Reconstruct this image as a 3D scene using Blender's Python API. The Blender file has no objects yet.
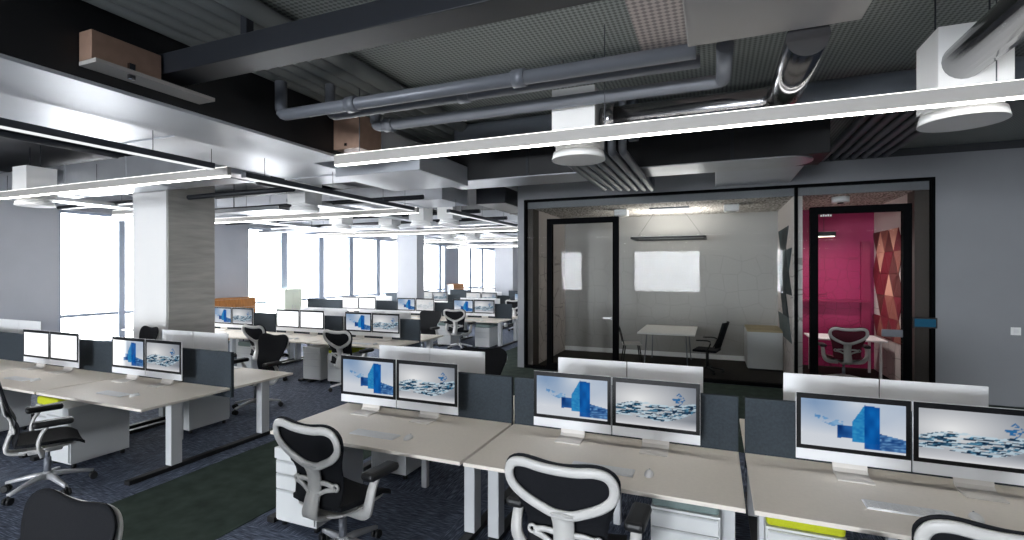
import bpy, bmesh, math, random
from mathutils import Vector, Matrix
random.seed(7)
PI = math.pi
sc = bpy.context.scene
C = sc.collection

# ------------------------------------------------------------------ camera, sky, exposure
EYE = 2.1
YAW = math.radians(22.2)
cam_d = bpy.data.cameras.new('camera')
cam_d.sensor_width = 36.0
cam_d.lens = 36.0 * 498.0 / 1024.0
cam_d.clip_start = 0.05
cam = bpy.data.objects.new('camera', cam_d)
C.objects.link(cam)
cam.location = (0, 0, EYE)
cam.rotation_euler = (PI / 2, 0, YAW)
sc.camera = cam

world = bpy.data.worlds.new('overcast_sky')
sc.world = world
world.use_nodes = True
wn = world.node_tree.nodes
wn['Background'].inputs[0].default_value = (1.0, 0.985, 0.96, 1)
wn['Background'].inputs[1].default_value = 7.0
vs = sc.view_settings
vs.view_transform = 'Standard'
vs.look = 'None'
vs.exposure = 1.15
vs.gamma = 1.0
vs.use_curve_mapping = False

def area(name, loc, rot, sx, sy, power, col=(1, 1, 1), spread=PI):
    l = bpy.data.lights.new(name, 'AREA')
    l.shape = 'RECTANGLE'; l.size = sx; l.size_y = sy
    l.energy = power; l.color = col; l.spread = spread
    o = bpy.data.objects.new(name, l); C.objects.link(o)
    o.location = loc; o.rotation_euler = rot
    return o

WX = -13.4        # window wall
BAYS = [(6.39, 9.3, (7.67,)), (11.19, 19.6, (12.62, 14.33, 15.96, 17.68)), (21.1, 23.4, (22.9,)), (24.9, 29.9, (26.4, 28.05))]
BACKW = [(-10.8, -9.1), (-5.4, -0.9), (3.6, 4.1)]
WIN_Z = (0.35, 3.44)
DAY = (0.93, 0.97, 1.0)
for (y0, y1, _m) in BAYS:
    w = y1 - y0
    area('window_daylight', (WX - 0.45, (y0 + y1) / 2, 1.9), (0, -PI / 2, 0), 3.1, w, 46 * w, DAY)
for (x0, x1) in BACKW:
    w = x1 - x0
    area('window_daylight', ((x0 + x1) / 2, -16.5, 2.0), (PI / 2, 0, 0), w, 2.8, 240 * w, DAY)

# ------------------------------------------------------------------ materials
def lin(c):
    c = c / 255.0
    return c / 12.92 if c <= 0.04045 else ((c + 0.055) / 1.055) ** 2.4
def rgb(r, g, b): return (lin(r), lin(g), lin(b), 1.0)

def mat(name, col, rough=0.5, metal=0.0, noise=0.0, nscale=20.0, stretch=(1, 1, 1), bump=0.0, spec=None):
    m = bpy.data.materials.new(name); m.use_nodes = True
    nt = m.node_tree; p = nt.nodes['Principled BSDF']
    p.inputs['Base Color'].default_value = col
    p.inputs['Roughness'].default_value = rough
    p.inputs['Metallic'].default_value = metal
    if spec is not None: p.inputs['Specular IOR Level'].default_value = spec
    if noise or bump:
        tc = nt.nodes.new('ShaderNodeTexCoord'); mp = nt.nodes.new('ShaderNodeMapping')
        mp.inputs['Scale'].default_value = stretch
        n = nt.nodes.new('ShaderNodeTexNoise'); n.inputs['Scale'].default_value = nscale; n.inputs['Detail'].default_value = 4
        nt.links.new(tc.outputs['Object'], mp.inputs[0]); nt.links.new(mp.outputs[0], n.inputs['Vector'])
        if noise:
            r = nt.nodes.new('ShaderNodeMapRange')
            r.inputs[1].default_value = 0.3; r.inputs[2].default_value = 0.7
            r.inputs[3].default_value = 1 - noise; r.inputs[4].default_value = 1 + noise
            mx = nt.nodes.new('ShaderNodeVectorMath'); mx.operation = 'SCALE'
            mx.inputs[0].default_value = col[:3]
            nt.links.new(n.outputs['Fac'], r.inputs[0]); nt.links.new(r.outputs[0], mx.inputs['Scale'])
            nt.links.new(mx.outputs[0], p.inputs['Base Color'])
        if bump:
            b = nt.nodes.new('ShaderNodeBump'); b.inputs['Strength'].default_value = bump; b.inputs['Distance'].default_value = 0.01
            nt.links.new(n.outputs['Fac'], b.inputs['Height']); nt.links.new(b.outputs[0], p.inputs['Normal'])
    return m

def emat(name, col, strength):
    m = bpy.data.materials.new(name); m.use_nodes = True
    nt = m.node_tree; nt.nodes.clear()
    e = nt.nodes.new('ShaderNodeEmission'); o = nt.nodes.new('ShaderNodeOutputMaterial')
    e.inputs[0].default_value = col; e.inputs[1].default_value = strength
    nt.links.new(e.outputs[0], o.inputs[0])
    return m

def glass_mat(name, tint=(1, 1, 1, 1), ior=1.5, gain=1.0):
    m = bpy.data.materials.new(name); m.use_nodes = True
    nt = m.node_tree; nt.nodes.clear()
    t = nt.nodes.new('ShaderNodeBsdfTransparent'); t.inputs[0].default_value = tint
    g = nt.nodes.new('ShaderNodeBsdfGlossy'); g.inputs['Roughness'].default_value = 0.0
    f = nt.nodes.new('ShaderNodeFresnel'); f.inputs[0].default_value = ior
    k = nt.nodes.new('ShaderNodeMath'); k.operation = 'MULTIPLY'; k.inputs[1].default_value = gain; k.use_clamp = True
    x = nt.nodes.new('ShaderNodeMixShader'); o = nt.nodes.new('ShaderNodeOutputMaterial')
    nt.links.new(f.outputs[0], k.inputs[0]); nt.links.new(k.outputs[0], x.inputs[0])
    nt.links.new(t.outputs[0], x.inputs[1]); nt.links.new(g.outputs[0], x.inputs[2]); nt.links.new(x.outputs[0], o.inputs[0])
    return m

def node(nt, kind, **kw):
    n = nt.nodes.new(kind)
    for k, v in kw.items(): setattr(n, k, v)
    return n

def carpet_mat():
    m = bpy.data.materials.new('streaked_blue_carpet'); m.use_nodes = True
    nt = m.node_tree; p = nt.nodes['Principled BSDF']; p.inputs['Roughness'].default_value = 0.85
    p.inputs['Specular IOR Level'].default_value = 0.25
    tc = node(nt, 'ShaderNodeTexCoord')
    outs = []
    for s in ((9, 110, 1), (110, 9, 1)):
        mp = node(nt, 'ShaderNodeMapping'); mp.inputs['Scale'].default_value = s
        n = node(nt, 'ShaderNodeTexNoise'); n.inputs['Scale'].default_value = 1.0; n.inputs['Detail'].default_value = 3
        nt.links.new(tc.outputs['Object'], mp.inputs[0]); nt.links.new(mp.outputs[0], n.inputs['Vector']); outs.append(n)
    ch = node(nt, 'ShaderNodeTexChecker'); ch.inputs['Scale'].default_value = 1.0
    nt.links.new(tc.outputs['Object'], ch.inputs['Vector'])
    mx = node(nt, 'ShaderNodeMix'); mx.data_type = 'FLOAT'
    nt.links.new(ch.outputs['Fac'], mx.inputs[0]); nt.links.new(outs[0].outputs['Fac'], mx.inputs[2]); nt.links.new(outs[1].outputs['Fac'], mx.inputs[3])
    cr = node(nt, 'ShaderNodeValToRGB')
    cr.color_ramp.elements[0].position = 0.32; cr.color_ramp.elements[0].color = rgb(52, 58, 72)
    cr.color_ramp.elements[1].position = 0.72; cr.color_ramp.elements[1].color = rgb(150, 160, 182)
    e = cr.color_ramp.elements.new(0.52); e.color = rgb(92, 101, 119)
    nt.links.new(mx.outputs[0], cr.inputs[0]); nt.links.new(cr.outputs[0], p.inputs['Base Color'])
    return m

def perforated_mat(name, c_hi, c_lo, cell=0.055):
    m = bpy.data.materials.new(name); m.use_nodes = True
    nt = m.node_tree; p = nt.nodes['Principled BSDF']; p.inputs['Roughness'].default_value = 0.6
    tc = node(nt, 'ShaderNodeTexCoord'); sx = node(nt, 'ShaderNodeSeparateXYZ')
    nt.links.new(tc.outputs['Object'], sx.inputs[0])
    s = []
    for k in (0, 1):
        a = node(nt, 'ShaderNodeMath', operation='MULTIPLY'); a.inputs[1].default_value = 2 * PI / cell
        b = node(nt, 'ShaderNodeMath', operation='SINE')
        nt.links.new(sx.outputs[k], a.inputs[0]); nt.links.new(a.outputs[0], b.inputs[0]); s.append(b)
    mu = node(nt, 'ShaderNodeMath', operation='ADD')
    nt.links.new(s[0].outputs[0], mu.inputs[0]); nt.links.new(s[1].outputs[0], mu.inputs[1])
    cr = node(nt, 'ShaderNodeMapRange'); cr.inputs[1].default_value = -0.9; cr.inputs[2].default_value = 0.5
    nt.links.new(mu.outputs[0], cr.inputs[0])
    mx = node(nt, 'ShaderNodeMix'); mx.data_type = 'RGBA'
    mx.inputs[6].default_value = c_lo; mx.inputs[7].default_value = c_hi
    nt.links.new(cr.outputs[0], mx.inputs[0]); nt.links.new(mx.outputs[2], p.inputs['Base Color'])
    return m

def line_pattern_mat(name, base, line, scale=2.6):
    m = bpy.data.materials.new(name); m.use_nodes = True
    nt = m.node_tree; p = nt.nodes['Principled BSDF']; p.inputs['Roughness'].default_value = 0.55
    tc = node(nt, 'ShaderNodeTexCoord'); v = node(nt, 'ShaderNodeTexVoronoi'); v.feature = 'DISTANCE_TO_EDGE'
    mp = node(nt, 'ShaderNodeMapping'); mp.inputs['Location'].default_value = (0.13, 0.13, 0.2)
    v.inputs['Scale'].default_value = scale; v.inputs['Randomness'].default_value = 0.55
    nt.links.new(tc.outputs['Object'], mp.inputs[0]); nt.links.new(mp.outputs[0], v.inputs['Vector'])
    lt = node(nt, 'ShaderNodeMath', operation='LESS_THAN'); lt.inputs[1].default_value = 0.018
    nt.links.new(v.outputs['Distance'], lt.inputs[0])
    sx = node(nt, 'ShaderNodeSeparateXYZ'); nt.links.new(tc.outputs['Object'], sx.inputs[0])
    low = node(nt, 'ShaderNodeMath', operation='LESS_THAN'); low.inputs[1].default_value = 2.45
    nt.links.new(sx.outputs[2], low.inputs[0])
    mm = node(nt, 'ShaderNodeMath', operation='MULTIPLY'); nt.links.new(lt.outputs[0], mm.inputs[0]); nt.links.new(low.outputs[0], mm.inputs[1])
    mx = node(nt, 'ShaderNodeMix'); mx.data_type = 'RGBA'; mx.inputs[6].default_value = base; mx.inputs[7].default_value = line
    nt.links.new(mm.outputs[0], mx.inputs[0]); nt.links.new(mx.outputs[2], p.inputs['Base Color'])
    return m

def speckle_mat():
    m = bpy.data.materials.new('speckled_ceiling'); m.use_nodes = True
    nt = m.node_tree; p = nt.nodes['Principled BSDF']; p.inputs['Roughness'].default_value = 0.9
    tc = node(nt, 'ShaderNodeTexCoord'); n = node(nt, 'ShaderNodeTexNoise'); n.inputs['Scale'].default_value = 28
    cr = node(nt, 'ShaderNodeValToRGB'); cr.color_ramp.elements[0].position = 0.42; cr.color_ramp.elements[0].color = rgb(95, 88, 82)
    cr.color_ramp.elements[1].position = 0.6; cr.color_ramp.elements[1].color = rgb(225, 220, 212)
    nt.links.new(tc.outputs['Object'], n.inputs['Vector']); nt.links.new(n.outputs['Fac'], cr.inputs[0]); nt.links.new(cr.outputs[0], p.inputs['Base Color'])
    return m

def screen_mat(strength):
    m = bpy.data.materials.new('lit_screen'); m.use_nodes = True
    nt = m.node_tree; nt.nodes.clear()
    a = node(nt, 'ShaderNodeAttribute'); a.attribute_name = 'picture'
    e = node(nt, 'ShaderNodeEmission'); e.inputs[1].default_value = strength
    g = node(nt, 'ShaderNodeBsdfGlossy'); g.inputs['Roughness'].default_value = 0.06
    f = node(nt, 'ShaderNodeFresnel'); f.inputs[0].default_value = 1.35
    x = node(nt, 'ShaderNodeMixShader'); o = node(nt, 'ShaderNodeOutputMaterial')
    nt.links.new(a.outputs['Color'], e.inputs[0]); nt.links.new(f.outputs[0], x.inputs[0])
    nt.links.new(e.outputs[0], x.inputs[1]); nt.links.new(g.outputs[0], x.inputs[2]); nt.links.new(x.outputs[0], o.inputs[0])
    return m

M = dict(
    carpet=carpet_mat(),
    green=mat('dark_green_carpet', rgb(62, 74, 67), 0.95, noise=0.25, nscale=6, bump=0.2, spec=0.15),
    wall=mat('grey_wall_paint', rgb(176, 179, 186), 0.8, noise=0.03, nscale=2),
    bulk=mat('cool_grey_wall_paint', rgb(138, 140, 144), 0.75, noise=0.03, nscale=2),
    white=mat('white_paint', rgb(243, 243, 242), 0.5),
    slab=perforated_mat('perforated_ceiling_panel', rgb(170, 176, 172), rgb(112, 116, 114), 0.042),
    slab_pale=perforated_mat('pale_perforated_panel', rgb(225, 214, 210), rgb(165, 155, 152), 0.055),
    slabdark=mat('dark_ceiling_paint', rgb(52, 54, 58), 0.6),
    desk=mat('warm_white_laminate', rgb(234, 226, 215), 0.55, noise=0.02, nscale=40, spec=0.3),
    deskedge=mat('grey_leg_paint', rgb(196, 198, 200), 0.45),
    ped=mat('white_steel', rgb(210, 212, 212), 0.45),
    divider=mat('charcoal_felt', rgb(60, 67, 73), 0.9, noise=0.12, nscale=60, bump=0.2, spec=0.2),
    black=mat('black_plastic', rgb(16, 17, 19), 0.5),
    mesh=mat('black_chair_mesh', rgb(17, 19, 24), 0.75, noise=0.15, nscale=180, bump=0.25, spec=0.25),
    frame=mat('white_chair_plastic', rgb(202, 201, 198), 0.4),
    alu=mat('satin_aluminium', rgb(205, 206, 209), 0.35, 0.35),
    silver=mat('silver_computer_shell', rgb(238, 239, 241), 0.45),
    bezel=mat('black_bezel', rgb(10, 11, 14), 0.3, spec=0.3),
    galv=mat('galvanised_steel', rgb(200, 203, 208), 0.32, 0.75, noise=0.06, nscale=3),
    whitemetal=mat('satin_white_duct', rgb(206, 210, 217), 0.42, 0.25, noise=0.03, nscale=2),
    dark_metal=mat('dark_painted_steel', rgb(42, 45, 51), 0.38, 0.3),
    blackduct=mat('black_duct_paint', rgb(24, 25, 28), 0.5),
    ductgrey=mat('smooth_grey_duct', rgb(112, 118, 127), 0.4, 0.2),
    ribgrey=mat('dull_grey_pipe', rgb(112, 116, 116), 0.6),
    pipe=mat('grey_painted_pipe', rgb(122, 126, 134), 0.38, 0.15),
    chrome=mat('polished_steel_pipe', rgb(142, 142, 144), 0.2, 1.0),
    conc=mat('grey_board_concrete', rgb(172, 170, 164), 0.8, noise=0.16, nscale=1.6, stretch=(1, 1, 9), bump=0.15),
    copper=mat('brown_copper_board', rgb(172, 142, 124), 0.4, 0.25, noise=0.08, nscale=12),
    wood=mat('orange_oak', rgb(190, 125, 62), 0.5, noise=0.2, nscale=6, stretch=(1, 8, 1)),
    palewood=mat('pale_oak', rgb(176, 160, 122), 0.5, noise=0.12, nscale=6, stretch=(1, 8, 1)),
    standgrey=mat('satin_stand_metal', rgb(222, 217, 211), 0.5),
    palegreen=mat('pale_green_laminate', rgb(214, 222, 208), 0.5),
    lime=mat('lime_fabric', rgb(190, 196, 30), 0.85, noise=0.05, nscale=90),
    sage=mat('grey_green_fabric', rgb(120, 136, 134), 0.85, noise=0.05, nscale=90),
    lampbody=mat('lamp_housing_aluminium', rgb(190, 186, 181), 0.5),
    lampdark=mat('dark_lamp_housing', rgb(70, 74, 82), 0.5),
    lamp=emat('lamp_diffuser_light', (1.0, 0.97, 0.92, 1), 11.5),
    added_uplight=emat('added_lamp_uplight', (1.0, 0.98, 0.95, 1), 2.6),
    lampw=emat('lamp_white_light', (0.95, 0.98, 1.0, 1), 0.45),
    roomlamp=emat('warm_room_light', (1.0, 0.88, 0.72, 1), 9.0),
    glass=glass_mat('partition_glass', (0.93, 0.94, 0.94, 1), 1.5, 0.13),
    wglass=glass_mat('window_glass', (0.97, 0.98, 1, 1), 1.45, 0.6),
    blackframe=mat('black_door_frame', rgb(9, 10, 12), 0.8, spec=0.05),
    taupe=mat('taupe_jamb', rgb(70, 62, 56), 0.6),
    mullion=mat('window_frame_paint', rgb(160, 170, 186), 0.5),
    roomwall=line_pattern_mat('patterned_grey_wall', rgb(168, 166, 162), rgb(158, 156, 152), 2.6),
    pink=line_pattern_mat('patterned_magenta_wall', rgb(158, 26, 86), rgb(120, 16, 62), 4.6),
    roompale=line_pattern_mat('patterned_pale_wall', rgb(212, 204, 200), rgb(165, 158, 154), 2.6),
    speckle=speckle_mat(),
    roomfloor=mat('dark_room_carpet', rgb(44, 40, 36), 0.95, noise=0.2, nscale=10),
    redmesh=mat('dark_red_chair_mesh', rgb(92, 16, 38), 0.8),
    bluepanel=emat('blue_panel_light', rgb(50, 110, 145), 0.15),
    screen=screen_mat(0.36),
    clear=mat('key_white', rgb(232, 232, 232), 0.45),
    pinkpanel=mat('dark_magenta_panel', rgb(140, 18, 70), 0.5),
)
TRI_DARK = [mat('slate_felt_%s' % n, rgb(*c), 0.8) for n, c in (('deep', (44, 54, 58)), ('mid', (66, 80, 84)), ('pale', (96, 108, 110)))]
TRI_COP = [mat('copper_felt_%s' % n, rgb(*c), 0.6) for n, c in (('deep', (96, 48, 44)), ('mid', (150, 92, 80)), ('pale', (214, 160, 138)), ('wine', (120, 30, 44)))]

# ------------------------------------------------------------------ mesh helpers
def add_box(bm, x0, x1, y0, y1, z0, z1, bev=0.0, seg=2):
    r = bmesh.ops.create_cube(bm, size=1.0)
    vs_ = r['verts']
    bmesh.ops.scale(bm, vec=(x1 - x0, y1 - y0, z1 - z0), verts=vs_)
    bmesh.ops.translate(bm, vec=((x0 + x1) / 2, (y0 + y1) / 2, (z0 + z1) / 2), verts=vs_)
    if bev:
        es = list({e for v in vs_ for e in v.link_edges})
        bmesh.ops.bevel(bm, geom=es, offset=bev, segments=seg, affect='EDGES', profile=0.5)
    return bm

def frame_at(t, up=Vector((0, 0, 1))):
    t = t.normalized()
    if abs(t.dot(up)) > 0.95: up = Vector((0, 1, 0))
    a = t.cross(up).normalized(); b = a.cross(t).normalized()
    return a, b

def add_sweep(bm, pts, prof, closed=False, up=Vector((0, 0, 1)), scales=None):
    """prof: list of (a, b) offsets; pts: path"""
    pts = [Vector(p) for p in pts]; n = len(pts); rings = []
    for i, p in enumerate(pts):
        if closed: t = pts[(i + 1) % n] - pts[i - 1]
        else: t = pts[min(i + 1, n - 1)] - pts[max(i - 1, 0)]
        a, b = frame_at(t, up)
        s = scales[i] if scales else 1.0
        rings.append([bm.verts.new(p + a * (u * s) + b * (v * s)) for u, v in prof])
    k = len(prof); m_ = n if closed else n - 1
    for i in range(m_):
        r0, r1 = rings[i], rings[(i + 1) % n]
        for j in range(k):
            f = bm.faces.new((r0[j], r0[(j + 1) % k], r1[(j + 1) % k], r1[j])); f.smooth = True
    if not closed:
        bm.faces.new(list(reversed(rings[0]))); bm.faces.new(rings[-1])
    return bm

def circ(r, n=12, ry=None):
    ry = r if ry is None else ry
    return [(r * math.cos(2 * PI * k / n), ry * math.sin(2 * PI * k / n)) for k in range(n)]

def add_tube(bm, pts, r, n=12, scales=None): return add_sweep(bm, pts, circ(r, n), scales=scales)

def bend(pts, r=0.1, n=5):
    """round the inner corners of a polyline"""
    pts = [Vector(p) for p in pts]; out = [pts[0]]
    for i in range(1, len(pts) - 1):
        a = (pts[i - 1] - pts[i]).normalized() * r; b = (pts[i + 1] - pts[i]).normalized() * r
        for k in range(n + 1):
            t = k / n
            out.append((pts[i] + a) * (1 - t) ** 2 + pts[i] * 2 * t * (1 - t) + (pts[i] + b) * t ** 2)
    out.append(pts[-1]); return out

def smooth_path(pts, n=6, closed=False):
    pts = [Vector(p) for p in pts]; out = []; N = len(pts)
    rng = range(N if closed else N - 1)
    for i in rng:
        if closed: p0, p1, p2, p3 = pts[i - 1], pts[i], pts[(i + 1) % N], pts[(i + 2) % N]
        else: p0, p1, p2, p3 = pts[max(i - 1, 0)], pts[i], pts[i + 1], pts[min(i + 2, N - 1)]
        for k in range(n):
            t = k / n
            out.append(0.5 * ((2 * p1) + (p2 - p0) * t + (2 * p0 - 5 * p1 + 4 * p2 - p3) * t * t + (3 * p1 - p0 - 3 * p2 + p3) * t ** 3))
    if not closed: out.append(pts[-1])
    return out

def add_cyl(bm, c, r, z0, z1, n=24, r2=None):
    r2 = r if r2 is None else r2
    a = [bm.verts.new((c[0] + r * math.cos(2 * PI * k / n), c[1] + r * math.sin(2 * PI * k / n), z0)) for k in range(n)]
    b = [bm.verts.new((c[0] + r2 * math.cos(2 * PI * k / n), c[1] + r2 * math.sin(2 * PI * k / n), z1)) for k in range(n)]
    for k in range(n):
        f = bm.faces.new((a[k], a[(k + 1) % n], b[(k + 1) % n], b[k])); f.smooth = True
    bm.faces.new(list(reversed(a))); bm.faces.new(b)
    return bm

def add_prism(bm, pts, d):
    """pts: closed polygon of 3d points; d: extrusion vector"""
    d = Vector(d)
    a = [bm.verts.new(Vector(p)) for p in pts]; b = [bm.verts.new(Vector(p) + d) for p in pts]; n = len(a)
    for k in range(n): bm.faces.new((a[k], a[(k + 1) % n], b[(k + 1) % n], b[k]))
    bm.faces.new(list(reversed(a))); bm.faces.new(b)
    return bm

def add_sheet(bm, fn, nu, nv, off):
    """closed thin shell over a parametric surface fn(u, v), thickness vector fn off(u, v)"""
    A = [[bm.verts.new(fn(i / nu, j / nv)) for i in range(nu + 1)] for j in range(nv + 1)]
    B = [[bm.verts.new(Vector(fn(i / nu, j / nv)) + Vector(off)) for i in range(nu + 1)] for j in range(nv + 1)]
    for j in range(nv):
        for i in range(nu):
            f = bm.faces.new((A[j][i], A[j][i + 1], A[j + 1][i + 1], A[j + 1][i])); f.smooth = True
            f = bm.faces.new((B[j][i], B[j + 1][i], B[j + 1][i + 1], B[j][i + 1])); f.smooth = True
    for i in range(nu):
        bm.faces.new((A[0][i], B[0][i], B[0][i + 1], A[0][i + 1])); bm.faces.new((A[nv][i], A[nv][i + 1], B[nv][i + 1], B[nv][i]))
    for j in range(nv):
        bm.faces.new((A[j][0], A[j + 1][0], B[j + 1][0], B[j][0])); bm.faces.new((A[j][nu], B[j][nu], B[j + 1][nu], A[j + 1][nu]))
    return bm

def obj(name, bm, m, parent=None, loc=None):
    bmesh.ops.recalc_face_normals(bm, faces=bm.faces)
    me = bpy.data.meshes.new(name); bm.to_mesh(me); bm.free()
    me.materials.append(m if not isinstance(m, str) else M[m])
    o = bpy.data.objects.new(name, me); C.objects.link(o)
    if parent is not None: o.parent = parent
    if loc is not None: o.location = loc
    return o

def tag(o, label, cat, group=None):
    o['label'] = label; o['category'] = cat
    if group: o['group'] = group
    return o

def thing(name, label, cat, loc=(0, 0, 0), rotz=0, group=None):
    o = bpy.data.objects.new(name, None); C.objects.link(o); o.empty_display_size = 0.1
    o.location = loc; o.rotation_euler = (0, 0, rotz)
    return tag(o, label, cat, group)

def struct(name, bm, m, parent=None):
    o = obj(name, bm, m, parent)
    if parent is None: o['kind'] = 'structure'
    return o

KIDS = {}
def dup(root, loc, rotz=0, label=None, group=None):
    r = root.copy(); C.objects.link(r); r.location = loc; r.rotation_euler = (0, 0, rotz)
    if label: r['label'] = label
    if group: r['group'] = group
    if root.name not in KIDS: KIDS[root.name] = [(ch, list(ch.children)) for ch in root.children]
    for ch, gs in KIDS[root.name]:
        c = ch.copy(); C.objects.link(c); c.parent = r
        for g in gs:
            d = g.copy(); C.objects.link(d); d.parent = c
    return r

def B(*a, **k):
    bm = bmesh.new(); add_box(bm, *a, **k); return bm
def T(pts, r, n=12):
    bm = bmesh.new(); add_tube(bm, pts, r, n); return bm

# ------------------------------------------------------------------ the setting
CEIL = 4.1
GY = 10.0      # plane of the glass rooms
struct('floor', B(WX - 0.2, 9.2, -16.2, 30.4, -0.1, 0.0), 'carpet')
bm = bmesh.new(); add_box(bm, -5.02, -3.6, -6, 28, 0.0, 0.006); add_box(bm, -3.6, 9.0, 6.3, GY - 0.05, 0.0, 0.006)
struct('floor_aisle', bm, 'green')
struct('ceiling', B(-4.05, 9.2, -16.2, 30.4, CEIL, CEIL + 0.15), 'slab')
struct('ceiling_left', B(WX - 0.2, -4.051, -16.2, 30.4, CEIL, CEIL + 0.15), 'slabdark')
struct('ceiling_panel', B(-0.62, 0.42, 1.5, 4.67, CEIL - 0.012, CEIL - 0.001), 'slab_pale')

# window wall (left) with bays
bm = bmesh.new()
ys = [-16.2] + [v for b in BAYS for v in b[:2]] + [30.4]
for k in range(0, len(ys), 2): add_box(bm, WX - 0.2, WX, ys[k], ys[k + 1], 0, CEIL)
for (y0, y1, _m) in BAYS:
    add_box(bm, WX - 0.2, WX, y0, y1, WIN_Z[1], CEIL); add_box(bm, WX - 0.2, WX, y0, y1, 0, WIN_Z[0])
struct('wall_left', bm, 'wall')
for i, (y0, y1, ms) in enumerate(BAYS):
    bm = bmesh.new()
    for y in (y0, y1) + ms:
        hw = .05 if y in (y0, y1) else (.07 if i == 0 else .13)
        add_box(bm, WX - 0.16, WX - 0.02, y - hw, y + hw, WIN_Z[0], WIN_Z[1])
    for z in (WIN_Z[0] + 0.03, 1.06, WIN_Z[1] - 0.03): add_box(bm, WX - 0.13, WX - 0.05, y0, y1, z - 0.035, z + 0.035)
    w = struct('window_%d' % (i + 1), bm, 'mullion')
    obj('pane', B(WX - 0.1, WX - 0.09, y0, y1, WIN_Z[0], WIN_Z[1]), 'wglass', w)
# back wall (behind the camera, mirrored in the glass rooms)
bm = bmesh.new()
xs = [WX - 0.2] + [v for b in BACKW for v in b] + [9.2]
for k in range(0, len(xs), 2): add_box(bm, xs[k], xs[k + 1], -16.2, -16.0, 0, CEIL)
for (x0, x1) in BACKW:
    add_box(bm, x0, x1, -16.2, -16.0, 3.5, CEIL); add_box(bm, x0, x1, -16.2, -16.0, 0, 0.55)
struct('wall_back', bm, 'wall')
for i, (x0, x1) in enumerate(BACKW):
    bm = bmesh.new()
    for x in (x0 + .04, x1 - .04): add_box(bm, x - 0.04, x + 0.04, -16.15, -16.02, .55, 3.5)
    for z in (.59, 1.15, 3.46): add_box(bm, x0, x1, -16.13, -16.04, z - 0.035, z + 0.035)
    w = struct('window_%d' % (i + 5), bm, 'mullion')
    obj('pane', B(x0, x1, -16.1, -16.09, .55, 3.5), 'wglass', w)
struct('wall_right', B(9.0, 9.2, -16.0, GY, 0, CEIL), 'bulk')
struct('wall_far', B(WX, -3.95, 30.2, 30.4, 0, CEIL), 'wall')

# wall with the glass rooms
OPX = (-3.8, 3.28); OPZ = 3.6; WT = 3.97
bm = bmesh.new()
add_box(bm, -3.95, OPX[0], GY, 30.2, 0, WT)
add_box(bm, OPX[0], OPX[1], GY, GY + 0.16, OPZ, WT)
add_box(bm, OPX[1], 9.0, GY, GY + 0.16, 0, WT)
struct('wall_front', bm, 'bulk')
struct('trim_1', B(-3.95, 9.0, GY + 0.02, GY + 0.3, WT, CEIL), 'slabdark')
bm = bmesh.new()
fr = 0.045
add_box(bm, OPX[0], OPX[1], GY - 0.012, GY + 0.1, OPZ - fr, OPZ)
add_box(bm, OPX[0], OPX[1], GY - 0.012, GY + 0.1, 0, 0.06)
for x in (OPX[0], OPX[1] - fr, 1.30): add_box(bm, x, x + fr, GY - 0.012, GY + 0.1, 0.06, OPZ - fr)
struct('trim_2', bm, 'blackframe')
struct('trim_3', B(OPX[0], OPX[0] + 0.16, GY + 0.11, GY + 0.5, 0, OPZ), 'taupe')
struct('trim_4', B(OPX[1] - 0.22, OPX[1] + .02, GY + 0.165, GY + 0.5, 0, OPZ), 'taupe')
RB = 12.6; RC = 3.42
struct('wall_meeting_room_back', B(-3.65, 1.3, RB, RB + 0.1, 0, CEIL), 'roomwall')
struct('wall_meeting_room_left', B(-3.80, -3.64, GY + 0.5, RB + 0.1, 0, CEIL), 'roompale')
struct('wall_meeting_room_right', B(1.3, 1.44, GY + 0.17, RB, 0, OPZ), 'roompale')
struct('wall_pink_room_back', B(1.44, 3.1, RB, RB + 0.1, 0, CEIL), 'pink')
struct('wall_pink_room_right', B(3.1, 3.3, GY + 0.5, RB + 0.1, 0, CEIL), 'roompale')
struct('ceiling_rooms', B(-3.64, 3.1, GY + 0.17, RB, RC, RC + 0.1), 'speckle')
struct('trim_5', B(-3.8, 3.28, GY + 0.105, GY + 0.165, RC, CEIL), 'bulk')
struct('floor_rooms', B(-3.64, 3.1, GY + 0.11, RB, 0.0, 0.012), 'roomfloor')
struct('baseboard_rooms', B(-3.64, 1.3, RB - 0.02, RB, 0.012, 0.12), 'white')

# glass panes and doors
def pane(n, x0, x1, z0, z1):
    w = struct('window_%d' % n, B(x0, x1, GY + 0.03, GY + 0.042, z0, z1), 'glass')
    return w
D1 = (-3.28, -1.79, 3.17); D2 = (1.53, 2.97, 3.19)
pane(8, OPX[0] + fr, D1[0], 0.06, OPZ - fr); pane(9, D1[0], D1[1], D1[2], OPZ - fr)
pane(10, D1[1], 1.30, 0.06, OPZ - fr)
pane(11, 1.30 + fr, D2[0], 0.06, OPZ - fr); pane(12, D2[0], D2[1], D2[2], OPZ - fr); pane(13, D2[1], OPX[1] - fr, 0.06, OPZ - fr)
def glass_door(n, x0, x1, z1, fw):
    bm = bmesh.new()
    add_box(bm, x0, x0 + fw, GY - 0.03, GY + 0.09, 0.065, z1); add_box(bm, x1 - fw, x1, GY - 0.03, GY + 0.09, 0.065, z1)
    add_box(bm, x0 + fw, x1 - fw, GY - 0.03, GY + 0.09, z1 - fw, z1); add_box(bm, x0 + fw, x1 - fw, GY - 0.03, GY + 0.09, 0.065, 0.15)
    d = struct('door_%d' % n, bm, 'blackframe')
    obj('glass_pane', B(x0 + fw, x1 - fw, GY + 0.03, GY + 0.042, 0.15, z1 - fw), 'glass', d)
    return d
d1 = glass_door(1, D1[0], D1[1], D1[2], 0.11)
d2 = glass_door(2, D2[0], D2[1], D2[2], 0.12)
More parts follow.
